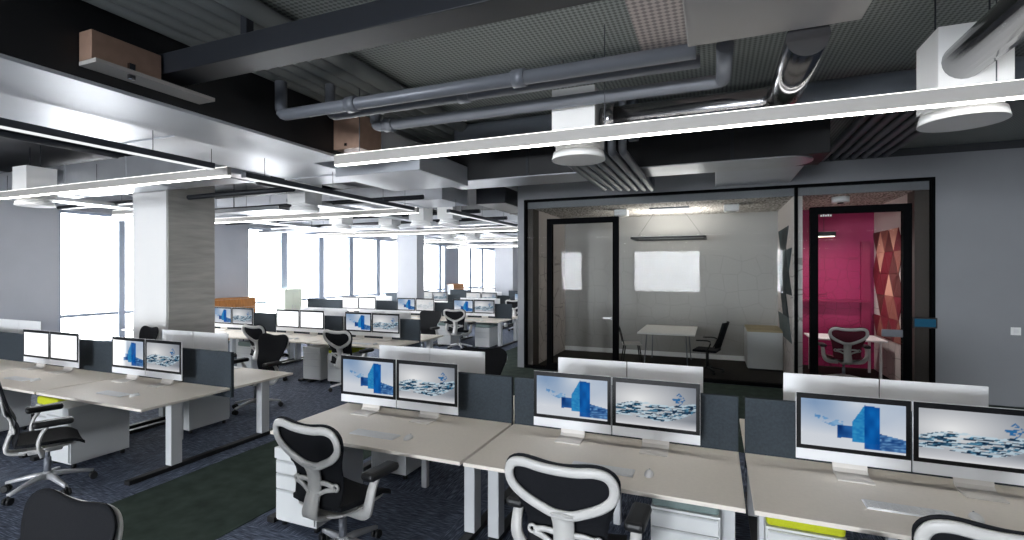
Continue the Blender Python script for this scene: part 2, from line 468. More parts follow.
bm = bmesh.new(); add_box(bm, D1[1] - .30, D1[1] - .12, GY - 0.07, GY - 0.035, 1.12, 1.15, .005); add_box(bm, D1[1] - .145, D1[1] - .12, GY - .07, GY - .0, 1.1, 1.16, .005)
obj('door_handle', bm, 'alu', d1)
bm = bmesh.new(); add_box(bm, D2[1] - .42, D2[1] - .13, GY - 0.06, GY - 0.032, 1.0, 1.12, .008)
obj('door_lock', bm, 'pipe', d2)
bm = bmesh.new()
for k in range(5): add_box(bm, 1.68 + k * .035, 1.705 + k * .035, GY - .0325, GY - .030, 3.02, 3.05 + (k % 2) * .008)
obj('lettering', bm, 'white', d2)
t = thing('room_booking_panel', 'small blue-lit touch panel on the black frame right of the magenta room door', 'panel', (3.14, GY - 0.02, 1.16))
obj('housing', B(-.16, .16, -.012, .012, 0, .17, bev=.004), 'black', t); obj('display', B(-.14, .14, -.0145, -.0125, .02, .15), 'bluepanel', t)
t = thing('light_switch', 'small pale switch plate on the grey wall at the right edge of the photo', 'switch', (4.27, GY, 1.1))
obj('plate', B(-.06, .06, -.012, 0, 0, .12, bev=.004), 'white', t); obj('rocker', B(-.03, .03, -.018, -.0125, .03, .09, bev=.002), 'clear', t)

# columns
def column(x0, x1, y0, y1, n):
    if n > 1:
        struct('wall_column_%d' % n, B(x0, x1, y0, y1, 0, 3.9), 'wall'); return
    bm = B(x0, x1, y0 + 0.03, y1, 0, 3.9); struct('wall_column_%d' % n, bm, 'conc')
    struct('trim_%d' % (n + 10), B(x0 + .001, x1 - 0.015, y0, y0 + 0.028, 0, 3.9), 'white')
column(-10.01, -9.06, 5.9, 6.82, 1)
column(-10.0, -9.21, 14.17, 14.62, 2)
column(-10.01, -9.06, 22.3, 23.1, 3)

# ------------------------------------------------------------------ workstation prototypes
DZ = 0.73
def make_bench(w):
    """double sided bench module: near desktop toward -Y, far desktop toward +Y, origin at the floor under the divider"""
    t = thing('workbench', 'x', 'desk')
    h = w / 2 - 0.012
    obj('desktop', B(-h, h, -1.0, -0.03, DZ - 0.028, DZ, bev=.004), 'desk', t)
    obj('desktop', B(-h, h, 0.03, 0.90, DZ - 0.028, DZ, bev=.004), 'desk', t)
    for s in (-1, 1):
        x = s * (h - 0.09)
        for y in (-0.62, 0.5):
            bm = bmesh.new(); add_box(bm, x - .045, x + .045, y - .06, y + .06, 0.05, DZ - .035, .006)
            obj('leg', bm, 'deskedge', t)
        bm = bmesh.new(); add_box(bm, x - .04, x + .04, -1.08, 0.95, 0.0, 0.045, .008)
        obj('foot_bar', bm, 'black', t)
    bm = bmesh.new()
    for y in (-.55, .4): add_box(bm, -h + .16, h - .16, y - .03, y + .03, DZ - .072, DZ - .03)
    obj('under_beam', bm, 'dark_metal', t)
    obj('cable_trunk', B(-.03, .03, -.03, .03, 0.0, DZ - .1, bev=.01), 'deskedge', t)
    obj('divider', B(-h, h, -.022, .022, DZ - .12, 1.14, bev=.008), 'divider', t)
    return t

# pictures on the screens
def hash2(i, j):
    v = math.sin(i * 127.1 + j * 311.7) * 43758.5453
    return v - math.floor(v)
def vnoise(x, y):
    i, j = math.floor(x), math.floor(y); a, b = x - i, y - j
    a = a * a * (3 - 2 * a); b = b * b * (3 - 2 * b)
    return (hash2(i, j) * (1 - a) + hash2(i + 1, j) * a) * (1 - b) + (hash2(i, j + 1) * (1 - a) + hash2(i + 1, j + 1) * a) * b
def mixc(a, b, t): return tuple(a[k] * (1 - t) + b[k] * t for k in range(3))
def pic_cube(u, v):
    g = max(0, min(1, (v - .25) * 1.5)) * (0.35 + .65 * max(0, 1 - abs(u - .3) * 1.6))
    c = mixc((226, 231, 239), (120, 152, 192), g)
    c = mixc(c, (250, 251, 252), max(0, 1 - math.hypot(u - .55, v - .95) * 2.4) * .7)
    n = vnoise(u * 34, v * 30); k = vnoise(u * 11 + 3, v * 60)
    if u > .70 and .05 < v < .40 - (u - .72) * .35: c = mixc((24, 66, 128), (120, 172, 220), n * k * 1.6 if n * k < .6 else 1)
    if .14 < u < .42 and abs(v - (.66 - (u - .1) * .6)) < .04 + .22 * (u - .14) and n > .5 - (u - .14) * .5: c = mixc((150, 190, 225), (70, 130, 190), k)
    if .36 < u < .62 and .22 + .1 * (u - .36) < v < .50: c = mixc((10, 46, 108), (50, 116, 188), vnoise(u * 18, v * 9))
    if .50 < u <= .62 and .16 < v < .56 + (u - .50) * 3.2: c = mixc((62, 162, 214), (30, 120, 190), n)
    if .62 < u < .76 and .05 < v < .95 - (u - .62) * .2: c = mixc((8, 70, 146), (18, 112, 196), vnoise(u * 16, v * 5))
    return c
def pic_splash(u, v):
    d = math.hypot(u - .28, (v - .62) * 1.1)
    c = mixc((246, 247, 248), (132, 138, 148), max(0, min(1, d * 1.25 - .05)))
    if v < .22: c = mixc((232, 233, 237), c, v / .22)
    mid = .34 + .05 * math.sin(u * 6) + .55 * max(0, u - .5) ** 1.3; th = .08 + .12 * math.sin(PI * min(1, u * .85 + .1))
    e = abs(v - mid) / th
    if e < 1:
        n = vnoise(u * 11 + v * 14, v * 52 - u * 10); k = vnoise(u * 40 + 7, v * 40)
        if n > .36 + e * .28: c = mixc((18, 38, 62), (96, 156, 186), k * k * 1.2)
        elif n > .29: c = mixc(c, (196, 220, 234), .8)
    if abs(u - .80) < .09 and abs(v - .70) < .15 * (1 - abs(u - .80) / .09) and vnoise(u * 44, v * 40) > .42: c = (46, 110, 166)
    return c
def pic_painted_glare(u, v):  # window glare painted as an overbright white picture
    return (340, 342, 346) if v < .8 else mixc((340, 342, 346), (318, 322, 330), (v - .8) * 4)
def pic_glare(u, v):  # window glare painted over the left part of the cube picture
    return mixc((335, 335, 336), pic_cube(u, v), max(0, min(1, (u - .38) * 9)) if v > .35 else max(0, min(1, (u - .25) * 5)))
def pic_pale_glare(u, v):  # splash picture paled by painted window glare
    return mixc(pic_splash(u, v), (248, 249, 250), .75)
def screen_mesh(name, fn, w, h, nx=104, ny=58):
    me = bpy.data.meshes.new(name); vv = []; ff = []; cc = []
    for j in range(ny + 1):
        for i in range(nx + 1):
            u, v = i / nx, j / ny; vv.append(((u - .5) * w, 0, v * h))
            c = fn(u, v); cc += [lin(c[0]), lin(c[1]), lin(c[2]), 1.0]
    for j in range(ny):
        for i in range(nx):
            a = j * (nx + 1) + i; ff.append((a, a + 1, a + nx + 2, a + nx + 1))
    me.from_pydata(vv, [], ff)
    at = me.color_attributes.new('picture', 'FLOAT_COLOR', 'POINT'); at.data.foreach_set('color', cc)
    me.materials.append(M['screen']); return me
SW, SH = 0.590, 0.318
PICS = {k: screen_mesh('screen', f, SW, SH) for k, f in dict(cube=pic_cube, splash=pic_splash, white=pic_painted_glare, glare=pic_glare, pale=pic_pale_glare).items()}

def make_computer(kind):
    t = thing('desktop_computer', 'x', 'computer')
    W2 = .3245; Z0 = .072; Z1 = .528
    bm = bmesh.new()
    def back(u, v):
        x = (u - .5) * 2 * W2; z = Z0 + (Z1 - Z0) * v
        b = .034 * (1 - abs(2 * u - 1) ** 2.6) * (1 - abs(2 * v - 1) ** 2.6)
        return (x, .012 + b, z)
    add_sheet(bm, back, 16, 12, (0, 0, 0))
    bm.free(); bm = bmesh.new()
    nu, nv = 16, 12
    A = [[bm.verts.new(back(i / nu, j / nv)) for i in range(nu + 1)] for j in range(nv + 1)]
    for j in range(nv):
        for i in range(nu):
            f = bm.faces.new((A[j][i], A[j][i + 1], A[j + 1][i + 1], A[j + 1][i])); f.smooth = True
    add_box(bm, -W2, W2, 0, .012, Z0, Z1, .003)
    obj('shell', bm, 'silver', t)
    obj('bezel', B(-W2 + .002, W2 - .002, -.004, -.0005, Z0 + .074, Z1 - .001, bev=.0015), 'bezel', t)
    s = bpy.data.objects.new('screen', PICS[kind]); C.objects.link(s); s.parent = t; s.location = (0, -.0046, Z0 + .102)
    bm = bmesh.new()
    prof = [(-.002, .0), (-.15, .0), (-.15, .006), (-.0, .008), (.045, .03), (.06, .08), (.035, .2), (.027, .2), (.05, .08), (.036, .036)]
    prof = [(-.13, 0), (-.13, .007), (.02, .009), (.045, .028), (.052, .07), (.036, .24), (.044, .24), (.064, .07), (.058, .02), (.03, 0)]
    add_prism(bm, [(-.1, y, z) for y, z in prof], (.2, 0, 0))
    obj('stand', bm, 'standgrey', t)
    return t

def make_keyboard():
    t = thing('keyboard', 'x', 'keyboard')
    obj('case', B(-.215, .215, -.06, .06, 0, .008, bev=.003), 'silver', t)
    bm = bmesh.new()
    for r in range(5):
        for k in range(14):
            add_box(bm, -.207 + k * .0298, -.207 + k * .0298 + .026, -.054 + r * .0222, -.054 + r * .0222 + .0185, .0082, .0115)
    obj('keys', bm, 'clear', t)
    return t

def make_mouse():
    t = thing('computer_mouse', 'x', 'mouse')
    bm = bmesh.new(); r = bmesh.ops.create_uvsphere(bm, u_segments=16, v_segments=10, radius=1)
    for v in bm.verts: v.co = Vector((v.co.x * .03, v.co.y * .056, max(v.co.z, -.05) * .03))
    for f in bm.faces: f.smooth = True
    obj('shell', bm, 'clear', t); obj('scroll_ball', B(-.003, .003, .03, .04, .022, .0275, bev=.001), 'pipe', t)
    return t

def make_pedestal(cush):
    t = thing('pedestal_cabinet', 'x', 'cabinet')
    obj('body', B(-.21, .21, -.27, .3, .05, .56, bev=.004), 'ped', t)
    z = .07
    for h in (.24, .12, .1):
        d = obj('drawer', B(-.2, .2, -.285, -.271, z, z + h, bev=.003), 'ped', t)
        obj('pull', B(-.19, .19, -.291, -.286, z + h - .014, z + h - .004), 'deskedge', d)
        z += h + .008
    for x in (-.17, .17):
        for y in (-.22, .25):
            obj('caster', add_cyl(bmesh.new(), (x, y), .022, 0, .049, 10), 'black', t)
    if cush == 'plain':
        obj('lid', B(-.212, .212, -.29, .302, .562, .65, bev=.004), 'ped', t); return t
    obj('cushion', B(-.205, .205, -.265, .295, .562, .65, bev=.022, seg=3), cush, t)
    return t

# chair
def make_chair(meshm='mesh'):
    t = thing('office_chair', 'x', 'chair')
    # star base
    bm = bmesh.new()
    for k in range(5):
        a = 2 * PI * k / 5 + .3
        p = [Vector((math.cos(a) * r, math.sin(a) * r, z)) for r, z in ((.02, .135), (.12, .13), (.24, .105), (.33, .085))]
        add_sweep(bm, p, [(-.024, -.016), (.024, -.016), (.017, .016), (-.017, .016)], scales=[1.25, 1.1, .85, .7])
    add_cyl(bm, (0, 0), .045, .1, .17, 16, .032)
    obj('base', bm, 'alu', t)
    for k in range(5):
        a = 2 * PI * k / 5 + .3; c = Vector((math.cos(a) * .33, math.sin(a) * .33, .033)); s = Vector((-math.sin(a), math.cos(a), 0))
        bm = bmesh.new()
        for q in (-1, 1):
            add_tube(bm, [c + s * q * .008, c + s * q * .012, c + s * q * .028, c + s * q * .032], .033, 14, scales=[.8, 1, 1, .8])
        add_cyl(bm, (c.x, c.y), .009, .04, .08, 8)
        obj('caster', bm, 'black', t)
    bm = bmesh.new(); add_cyl(bm, (0, 0), .027, .171, .30, 14); add_cyl(bm, (0, 0), .018, .30, .395, 14)
    obj('gas_column', bm, 'pipe', t)
    # seat
    def seat(u, v):
        x = (u - .5) * .52; y = -.23 + .47 * v
        r = 1 - .12 * (abs(2 * v - 1) ** 4); x *= r
        z = .478 + .02 * (2 * u - 1) ** 2 - .05 * max(0, (v - .75) / .25) ** 2 + .015 * (1 - v)
        return (x, y, z)
    obj('seat', add_sheet(bmesh.new(), seat, 14, 12, (0, 0, -.028)), meshm, t)
    bm = bmesh.new()
    def pan(u, v):
        x = (u - .5) * .47; y = -.2 + .38 * v
        return (x * (1 - .1 * abs(2 * v - 1) ** 4), y, .448 - .045 * (1 - (2 * u - 1) ** 2))
    add_sheet(bm, pan, 10, 8, (0, 0, -.012))
    add_box(bm, -.07, .07, -.14, .1, .36, .41, .012)
    obj('seat_pan', bm, 'frame', t)
    # back membrane
    def backy(x, z): return -.235 - .13 * (z - .5) - .09 * max(0, z - .85) + .20 * x * x * (1.0 - .3 * (z - .5)) - .0 + .05 * math.exp(-((z - .66) / .12) ** 2)
    def backs(u, v):
        z = .495 + (1.085 - .495) * v
        hw = .215 + .03 * v + .072 * max(0, min(1, (v - .35) / .4)) ** 1.3
        if v > .86: hw -= .03 * ((v - .86) / .14) ** 2
        if v < .12: hw -= .04 * ((.12 - v) / .12) ** 2
        x = (2 * u - 1) * hw
        z -= .012 * math.cos(PI * min(1, abs(2 * u - 1) / .8)) * max(0, (v - .6) / .4) + .022 + .035 * abs(2 * u - 1) ** 7 * max(0, (v - .8) / .2)
        return (x, backy(x, z), z)
    obj('backrest', add_sheet(bmesh.new(), backs, 20, 22, (0, -.008, 0)), meshm, t)
    # white Y frame, following the membrane just behind it
    def on(x, z, o=.030): return Vector((x, backy(x, z) - o, z))
    half = [(.10, 1.022), (.19, 1.034), (.255, 1.02), (.285, .97), (.275, .90), (.215, .84), (.12, .79), (.045, .76)]
    ring = [(0, 1.018)] + half + [(-a, b) for a, b in reversed(half)]
    path = smooth_path([on(x, z) for x, z in ring], 4, True)
    bm = bmesh.new()
    # ribbon sweep with in-plane width: build by hand
    n = len(path); rows = []
    ctr = on(0, .92)
    for i, p in enumerate(path):
        tt = (path[(i + 1) % n] - path[i - 1]).normalized(); nn = Vector((0, -1, 0)); s = tt.cross(nn).normalized()
        w = .0255
        q = []
        for a, b in ((-1, -.6), (-1, .2), (-.6, 1), (.6, 1), (1, .2), (1, -.6)):
            q.append(bm.verts.new(p + s * (a * w) + nn * (b * .012)))
        rows.append(q)
    for i in range(n):
        r0, r1 = rows[i], rows[(i + 1) % n]
        for j in range(6):
            f = bm.faces.new((r0[j], r0[(j + 1) % 6], r1[(j + 1) % 6], r1[j])); f.smooth = True
    sp = smooth_path([on(0, .775), on(0, .70), on(0, .60), on(0, .50, .04), Vector((0, -.27, .42)), Vector((0, -.15, .385))], 5)
    ns = len(sp)
    add_sweep(bm, sp, [(-.057, -.013), (.057, -.013), (.057, .006), (.036, .014), (-.036, .014), (-.057, .006)], up=Vector((0, 1, 0)), scales=[1.15 - .15 * math.sin(PI * min(1, i / ns * 1.5)) for i in range(ns)])
    obj('back_frame', bm, 'frame', t)
    # lumbar bar with eyelets
    bm = bmesh.new()
    for s in (-1, 1):
        for z0, z1 in ((.64, .635), (.56, .62)):
            add_sweep(bm, smooth_path([on(s * .03, z0, .034), on(s * .10, (z0 + z1) / 2 + .01, .034), on(s * .175, z1, .034)], 4), [(-.014, -.008), (.014, -.008), (.014, .008), (-.014, .008)], up=Vector((0, 1, 0)))
        e = on(s * .185, .632, .034)
        add_sweep(bm, [e + Vector((.02 * math.cos(a), 0, .02 * math.sin(a))) for a in [2 * PI * k / 14 for k in range(14)]], circ(.009, 8), closed=True, up=Vector((0, 1, 0)))
    obj('lumbar_bar', bm, 'frame', t)
    # arms
    for s in (-1, 1):
        bm = bmesh.new()
        pth = smooth_path([(s * .1, -.04, .395), (s * .27, -.06, .41), (s * .335, -.09, .50), (s * .345, -.07, .60), (s * .345, -.03, .663)], 5)
        add_sweep(bm, pth, [(-.03, -.011), (.03, -.011), (.03, .011), (-.03, .011)], up=Vector((0, 1, 0)), scales=[1.3 - .45 * i / len(pth) for i in range(len(pth))])
        obj('arm_support', bm, 'frame', t)
        bm = bmesh.new(); add_box(bm, s * .345 - .056, s * .345 + .056, -.13, .145, .662, .72, .026, 3)
        obj('armrest', bm, 'black', t)
    return t

# ------------------------------------------------------------------ lay out the rows
bench = make_bench(1.85)
used = {'bench': False}
comps = {}
kbd = make_keyboard(); mou = make_mouse(); used_k = [False]; used_m = [False]
peds = {}
chair0 = None
def put(proto_key, maker, store, loc, rz, label, group=None):
    if proto_key not in store:
        o = store[proto_key] = maker()
        for ch in o.children: pass
        store[proto_key + '_used'] = True
        o.location = loc; o.rotation_euler = (0, 0, rz); o['label'] = label
        if group: o['group'] = group
        return o
    return dup(store[proto_key], loc, rz, label, group)
S = {}
S['bench'] = bench; first_bench = [True]
CL = 4.15
ROWS = [  # name, divider Y, list of module centres
    ('front', CL, [(-2.60, 'beside the green aisle'), (-0.75, 'in the middle of the row'), (1.12, 'at the right edge of the photo')]),
    ('left', CL, [(-6.13, 'beside the green aisle'), (-8.00, 'second from the green aisle'), (-9.87, 'third from the green aisle'), (-11.74, 'at the left window wall')]),
    ('second', 8.25, [(-6.20, 'beside the aisle'), (-8.07, 'second from the aisle'), (-9.94, 'third from the aisle'), (-11.81, 'at the window wall')]),
    ('third', 12.95, [(-6.20, 'beside the aisle'), (-8.07, 'second from the aisle'), (-9.94, 'third from the aisle'), (-11.81, 'at the window wall')]),
    ('fourth', 17.25, [(-6.20, 'beside the aisle'), (-8.07, 'second from the aisle'), (-9.94, 'third from the aisle'), (-11.81, 'at the window wall')]),
    ('fifth', 21.6, [(-8.07, 'next to the far column'), (-11.2, 'between far column and windows')]),
]
RN = dict(front='nearest right-hand row', left='nearest left-hand row', second='second row back', third='third row back', fourth='fourth row back', fifth='farthest row')
k0 = True
for rn, y, ms in ROWS:
    for x, where in ms:
        lab = 'white double desk with charcoal divider, %s, %s' % (RN[rn], where)
        if k0: bench.location = (x, y, 0); bench['label'] = lab; bench['group'] = 'workbenches'; k0 = False
        else: dup(bench, (x, y, 0), 0, lab, 'workbenches')

def pair(xc, yy, kinds, where, far=False):
    rz = PI if far else 0
    for s, kd in zip((-1, 1), kinds):
        look = dict(cube='a blue cube picture', splash='a splashing water picture', white='painted white window glare', glare='a blue cube with painted glare', pale='a splash paled by painted glare')[kd]
        if far: lab = '%s white computer back, far side, %s' % ('left' if s < 0 else 'right', where)
        else: lab = '%s computer showing %s, %s' % ('left' if s < 0 else 'right', look, where)
        put(kd, lambda: make_computer(kd), comps, (xc + s * .3285, yy, DZ + .0005), rz, lab, 'all-in-one computers')
MN = -.22; MF = .42
pair(-2.78, CL - .22, ('cube', 'splash'), 'nearest right row, aisle desk')
pair(-0.755, CL - .22, ('cube', 'splash'), 'nearest right row, middle desk')
pair(1.17, CL - .22, ('cube', 'splash'), 'desk at the right edge')
pair(-2.84, CL + .48, ('white', 'white'), 'nearest right row, aisle desk', True)
pair(-0.75, CL + .48, ('white', 'white'), 'nearest right row, middle desk', True)
pair(1.17, CL + .48, ('white', 'white'), 'rightmost desk', True)
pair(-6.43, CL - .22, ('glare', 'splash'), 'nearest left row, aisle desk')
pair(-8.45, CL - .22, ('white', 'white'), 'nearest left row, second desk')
pair(-6.60, CL + .52, ('white', 'white'), 'nearest left row, aisle desk', True)
pair(-10.85, CL + .48, ('white', 'white'), 'left row near the window wall', True)
R2 = 8.25
pair(-6.25, R2 - .23, ('cube', 'splash'), 'second row, aisle desk')
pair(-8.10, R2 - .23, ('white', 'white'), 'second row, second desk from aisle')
pair(-10.1, R2 - .23, ('cube', 'splash'), 'second row, desk beside the column')
pair(-6.45, R2 + .45, ('white', 'white'), 'second row, aisle desk', True)
pair(-8.1, R2 + .45, ('white', 'white'), 'second row, second desk from aisle', True)
R3 = 12.95
pair(-6.36, R3 - .25, ('cube', 'splash'), 'third row, aisle desk')
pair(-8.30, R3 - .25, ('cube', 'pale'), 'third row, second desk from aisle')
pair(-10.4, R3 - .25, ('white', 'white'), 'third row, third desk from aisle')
pair(-6.5, R3 + .45, ('white', 'white'), 'third row, aisle desk', True)
pair(-10.3, R3 + .45, ('white', 'white'), 'third row, third desk from aisle', True)
R4 = 17.25
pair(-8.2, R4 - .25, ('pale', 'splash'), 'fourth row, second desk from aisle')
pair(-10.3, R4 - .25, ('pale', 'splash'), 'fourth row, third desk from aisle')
pair(-6.2, R4 - .25, ('cube', 'splash'), 'fourth row, aisle desk')
pair(-8.3, R4 + .45, ('white', 'white'), 'fourth row, second desk from aisle', True)
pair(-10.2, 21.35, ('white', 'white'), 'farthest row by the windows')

KB = [(-2.62, 3.40, 'aisle desk of the nearest right-hand row'), (-0.72, 3.40, 'middle desk of the nearest right-hand row'), (1.02, 3.47, 'desk at the right edge of the photo'),
      (-6.15, 3.43, 'nearest left-hand row desk by the aisle'), (-8.1, 3.45, 'nearest left-hand row, second desk from the aisle'),
      (-6.1, 7.5, 'second row desk beside the aisle'), (-8.0, 7.5, 'second row, second desk from the aisle'), (-10.0, 7.5, 'second row desk half behind the column'),
      (-6.2, 12.2, 'third row desk beside the aisle'), (-8.2, 12.2, 'third row, second desk from the aisle')]
for i, (x, y, w) in enumerate(KB):
    l1 = 'flat white keyboard lying on the %s' % w; l2 = 'small white mouse on the %s' % w
    if i == 0:
        kbd.location = (x, y, DZ + .0005); kbd['label'] = l1; kbd['group'] = 'keyboards'
        mou.location = (x + .31, y + .03, DZ + .0005); mou['label'] = l2; mou['group'] = 'computer mice'
    else:
        dup(kbd, (x, y, DZ + .0005), 0, l1, 'keyboards'); dup(mou, (x + .31, y + .03, DZ + .0005), 0, l2, 'computer mice')
dup(kbd, (-6.35, 4.72 - .0 + .25, DZ + .0005), PI, 'flat white keyboard on the far side of the nearest left-hand aisle desk', 'keyboards')

PD = [(-3.13, 3.33, 0, 'plain', 'half behind the chair at the aisle end, nearest right row'),
      (-0.18, 3.62, 0, 'sage', 'with a grey-green cushion, under the middle desk of the nearest right-hand row'),
      (0.49, 3.62, 0, 'lime', 'with a lime cushion, under the desk at the right edge'),
      (-3.06, 4.49, PI, 'plain', 'under the far half of the nearest right-hand aisle desk'),
      (-6.48, 3.36, 0, 'plain', 'under the nearest left-hand row desk beside the aisle'),
      (-7.02, 3.5, 0, 'lime', 'with a lime cushion, behind the chair in the left-hand row'),
      (-6.42, 4.62, PI, 'plain', 'under the far half of the left-hand row desk beside the aisle'),
      (-8.6, 3.4, 0, 'sage', 'under the left-hand row, second desk from the aisle'),
      (-7.0, 7.5, 0, 'plain', 'under the second row desk beside the aisle'),
      (-6.42, 7.5, 0, 'lime', 'with a lime cushion, behind the second row aisle chair'),
      (-8.75, 7.5, 0, 'sage', 'under the second row, second desk from the aisle'),
      (-6.9, 12.25, 0, 'sage', 'under the third row desk beside the aisle'),
      (-5.75, 12.25, 0, 'sage', 'under the third row desk end at the aisle')]
for x, y, r, c, w in PD:
    put(c, lambda: make_pedestal(c), peds, (x, y, 0), r, 'white drawer pedestal %s' % w, 'pedestal cabinets')

CH = [(-2.50, 2.88, -6, 'black and white office chair, left of the two at the nearest right-hand row'),
      (-0.755, 2.87, -2, 'black and white office chair at the middle desk of the nearest row, seen from behind'),
      (1.09, 2.89, 0, 'office chair cut off by the bottom right corner of the photo'),
      (-2.62, .98, 181, 'dark chair back facing the camera at the bottom left corner'),
      (-5.93, 2.74, -20, 'office chair turned sideways at the nearest left-hand row'),
      (-7.95, 2.75, -20, 'office chair at the left edge of the photo, nearest left-hand row'),
      (-7.88, 7.05, -6, 'office chair seen from behind at the second row, just right of the column'),
      (-6.42, 5.5, 178, 'dark chair back facing the camera, far side of the left-hand row beside the aisle'),
      (-5.92, 7.02, -4, 'office chair seen from behind at the second row desk beside the aisle'),
      (-6.27, 11.7, 2, 'office chair seen from behind at the third row desk beside the aisle'),
      (-6.55, 10.35, 176, 'dark chair back on the far side of the second row by the aisle'),
      (-2.72, 5.5, 190, 'dark chair back on the far side of the nearest right-hand row'),
      (-9.35, 5.45, 172, 'hazy grey chair back in front of the left windows'),
      (-6.3, 16.0, -10, 'small office chair at the fourth row, beside the glass room corner'),
      (-5.35, 14.9, 150, 'small dark chair far side of the third row at the aisle')]
chair0 = make_chair()
chair0.scale = (1.025, 1.025, 1.025)
for i, (x, y, a, l) in enumerate(CH):
    if i == 0: chair0.location = (x, y, 0); chair0.rotation_euler = (0, 0, math.radians(a)); chair0['label'] = l; chair0['group'] = 'office chairs'
    else: dup(chair0, (x, y, 0), math.radians(a), l, 'office chairs')

# things by the window wall
def cabinet(y0, y1, h, label):
    t = thing('low_cabinet', label, 'cabinet', (WX + .02, y0, 0))
    obj('body', B(0, .4, 0, y1 - y0, 0.05, h - .03), 'ped', t); obj('top', B(0, .42, -.01, y1 - y0 + .01, h - .029, h, bev=.004), 'wood', t)
    obj('plinth', B(.02, .36, .02, y1 - y0 - .02, 0, .049), 'black', t)
    for k in range(2):
        d = obj('door', B(.401, .418, .01 + k * (y1 - y0) / 2, -.01 + (k + 1) * (y1 - y0) / 2, .07, h - .28), 'wood' , t)
    obj('fascia', B(.401, .418, .01, y1 - y0 - .01, h - .27, h - .035), 'wood', t)
    return t
cabinet(9.75, 11.1, 1.28, 'orange oak cabinet against the window wall just right of the column')
cabinet(23.5, 24.7, 1.35, 'small brownish cabinet between the far windows')

t = thing('tall_cabinet', 'pale greenish narrow cabinet standing before the bright windows behind the second row', 'cabinet', (-13.1, 12.5, 0))
obj('body', B(-.2, .2, -.36, .36, 0.05, 1.48, bev=.006), 'palegreen', t); obj('plinth', B(-.18, .18, -.34, .34, 0, .049), 'black', t)
for q in (0, 1):
    dd = obj('door', B(.201, .216, -.35 + q * .352, -.002 + q * .352, .07, 1.46, bev=.003), 'palegreen', t)
    obj('handle', B(.217, .228, -.06 + q * .1, -.045 + q * .1, .8, .95), 'alu', dd)
# ------------------------------------------------------------------ ceiling services
def duct(name, label, x0, x1, y0, y1, z0, z1, m, seam=1.2, cat='duct'):
    t = thing(name, label, cat, ((x0 + x1) / 2, (y0 + y1) / 2, z0))
    hx, hy, h = (x1 - x0) / 2, (y1 - y0) / 2, z1 - z0
    obj('casing', B(-hx, hx, -hy, hy, 0, h, bev=.012), m, t)
    L = max(hx, hy); k = -L + seam
    while k < L - .2:
        if hx > hy: obj('flange', B(k - .014, k + .014, -hy - .012, hy + .012, -.012, h), m, t)
        else: obj('flange', B(-hx - .012, hx + .012, k - .014, k + .014, -.012, h), m, t)
        k += seam
    return t
# big dark downstand with a bright underside beside the aisle
t = thing('air_duct', 'large black box duct with a bright metal underside over the aisle', 'duct', (-4.45, 0, 3.4))
obj('casing', B(-.40, .40, -6, 4.7, .03, .66, bev=.006), 'blackduct', t)
obj('underside', B(-.40, .40, -6, 4.7, 0, .028, bev=.004), 'whitemetal', t)
duct('air_duct', 'wide white duct left of the black box duct over the aisle', -6.35, -5.05, -6, 6.6, 3.55, 3.93, 'whitemetal', 2.4)
duct('air_duct', 'white cross duct running towards the windows in front of the column', -13.2, -6.45, 4.85, 5.8, 3.5, 3.85, 'galv', 1.6)
duct('air_duct', 'pale cross duct above the second row', -13.2, -5.0, 8.6, 9.7, 3.5, 3.85, 'whitemetal', 1.8)
duct('air_duct', 'pale cross duct above the third row', -13.2, -5.0, 13.2, 14.1, 3.5, 3.85, 'whitemetal', 1.8)
duct('air_duct', 'pale cross duct above the fourth row', -13.2, -5.0, 18.2, 19.4, 3.5, 3.85, 'whitemetal', 1.8)
duct('air_duct', 'short pale duct beside the copper board over the aisle', -5.0, -3.6, 5.6, 7.0, 3.42, 3.72, 'whitemetal', 5)
duct('air_duct', 'pale soffit box between the flat black duct and the glass wall', 0.0, 1.22, 7.78, 9.94, 3.64, 4.098, 'whitemetal', 5)
duct('air_duct', 'dark duct over the aisle in line with the glass room corner', -4.9, -4.2, 9.9, 24, 3.55, 3.9, 'dark_metal', 2.0)
# black flat duct before the glass rooms, bright metal underside rounded in plan at its right end
t = thing('flat_duct', 'black flat duct with a bright rounded underside above the glass rooms', 'duct', (0, 7.35, 3.5))
obj('casing', B(-4.15, 1.28, -.38, .38, .012, .42, bev=.006), 'blackduct', t)
pl = [(-4.1, -.36, 0), (-4.1, .36, 0)] + [(.80 + .36 * math.cos(a), .36 * math.sin(a), 0) for a in [PI / 2 - PI * k / 12 for k in range(13)]]
obj('underside', add_prism(bmesh.new(), pl, (0, 0, .0115)), 'galv', t)
for x in (-2.6, -1.2, .2):
    obj('seam_band', B(x - .02, x + .02, -.39, -.381, .012, .42), 'dark_metal', t)

# steel beam across
t = thing('steel_beam', 'dark grey steel beam crossing the ceiling at the top of the photo', 'beam', (0, 2.64, 3.6))
obj('web', B(-4.04, 6, -.12, .12, 0, .16, bev=.006), 'dark_metal', t)
obj('hanger', B(-3.2, -3.14, -.03, .03, .161, .5), 'dark_metal', t)
obj('hanger', B(1.4, 1.46, -.03, .03, .161, .5), 'dark_metal', t)
# copper coloured boards
t = thing('duct_box', 'brown copper-coloured box on the black duct at the top left', 'box', (-3.97, 2.28, 3.53))
obj('box', B(-.07, .07, -.24, .22, 0, .2, bev=.004), 'copper', t); obj('ledge', B(-.07, .12, -.24, .62, -.03, -.002), 'lampbody', t)
obj('latch', B(.075, .1, -.02, .02, -.06, .05), 'chrome', t)
t = thing('duct_box', 'brown copper-coloured box above the left end of the long lamp', 'box', (-3.86, 4.60, 3.47))
obj('box', B(-.18, .18, -.1, .3, 0, .38, bev=.004), 'copper', t); obj('clip', B(-.015, .015, -.115, -.101, .03, .06), 'chrome', t)
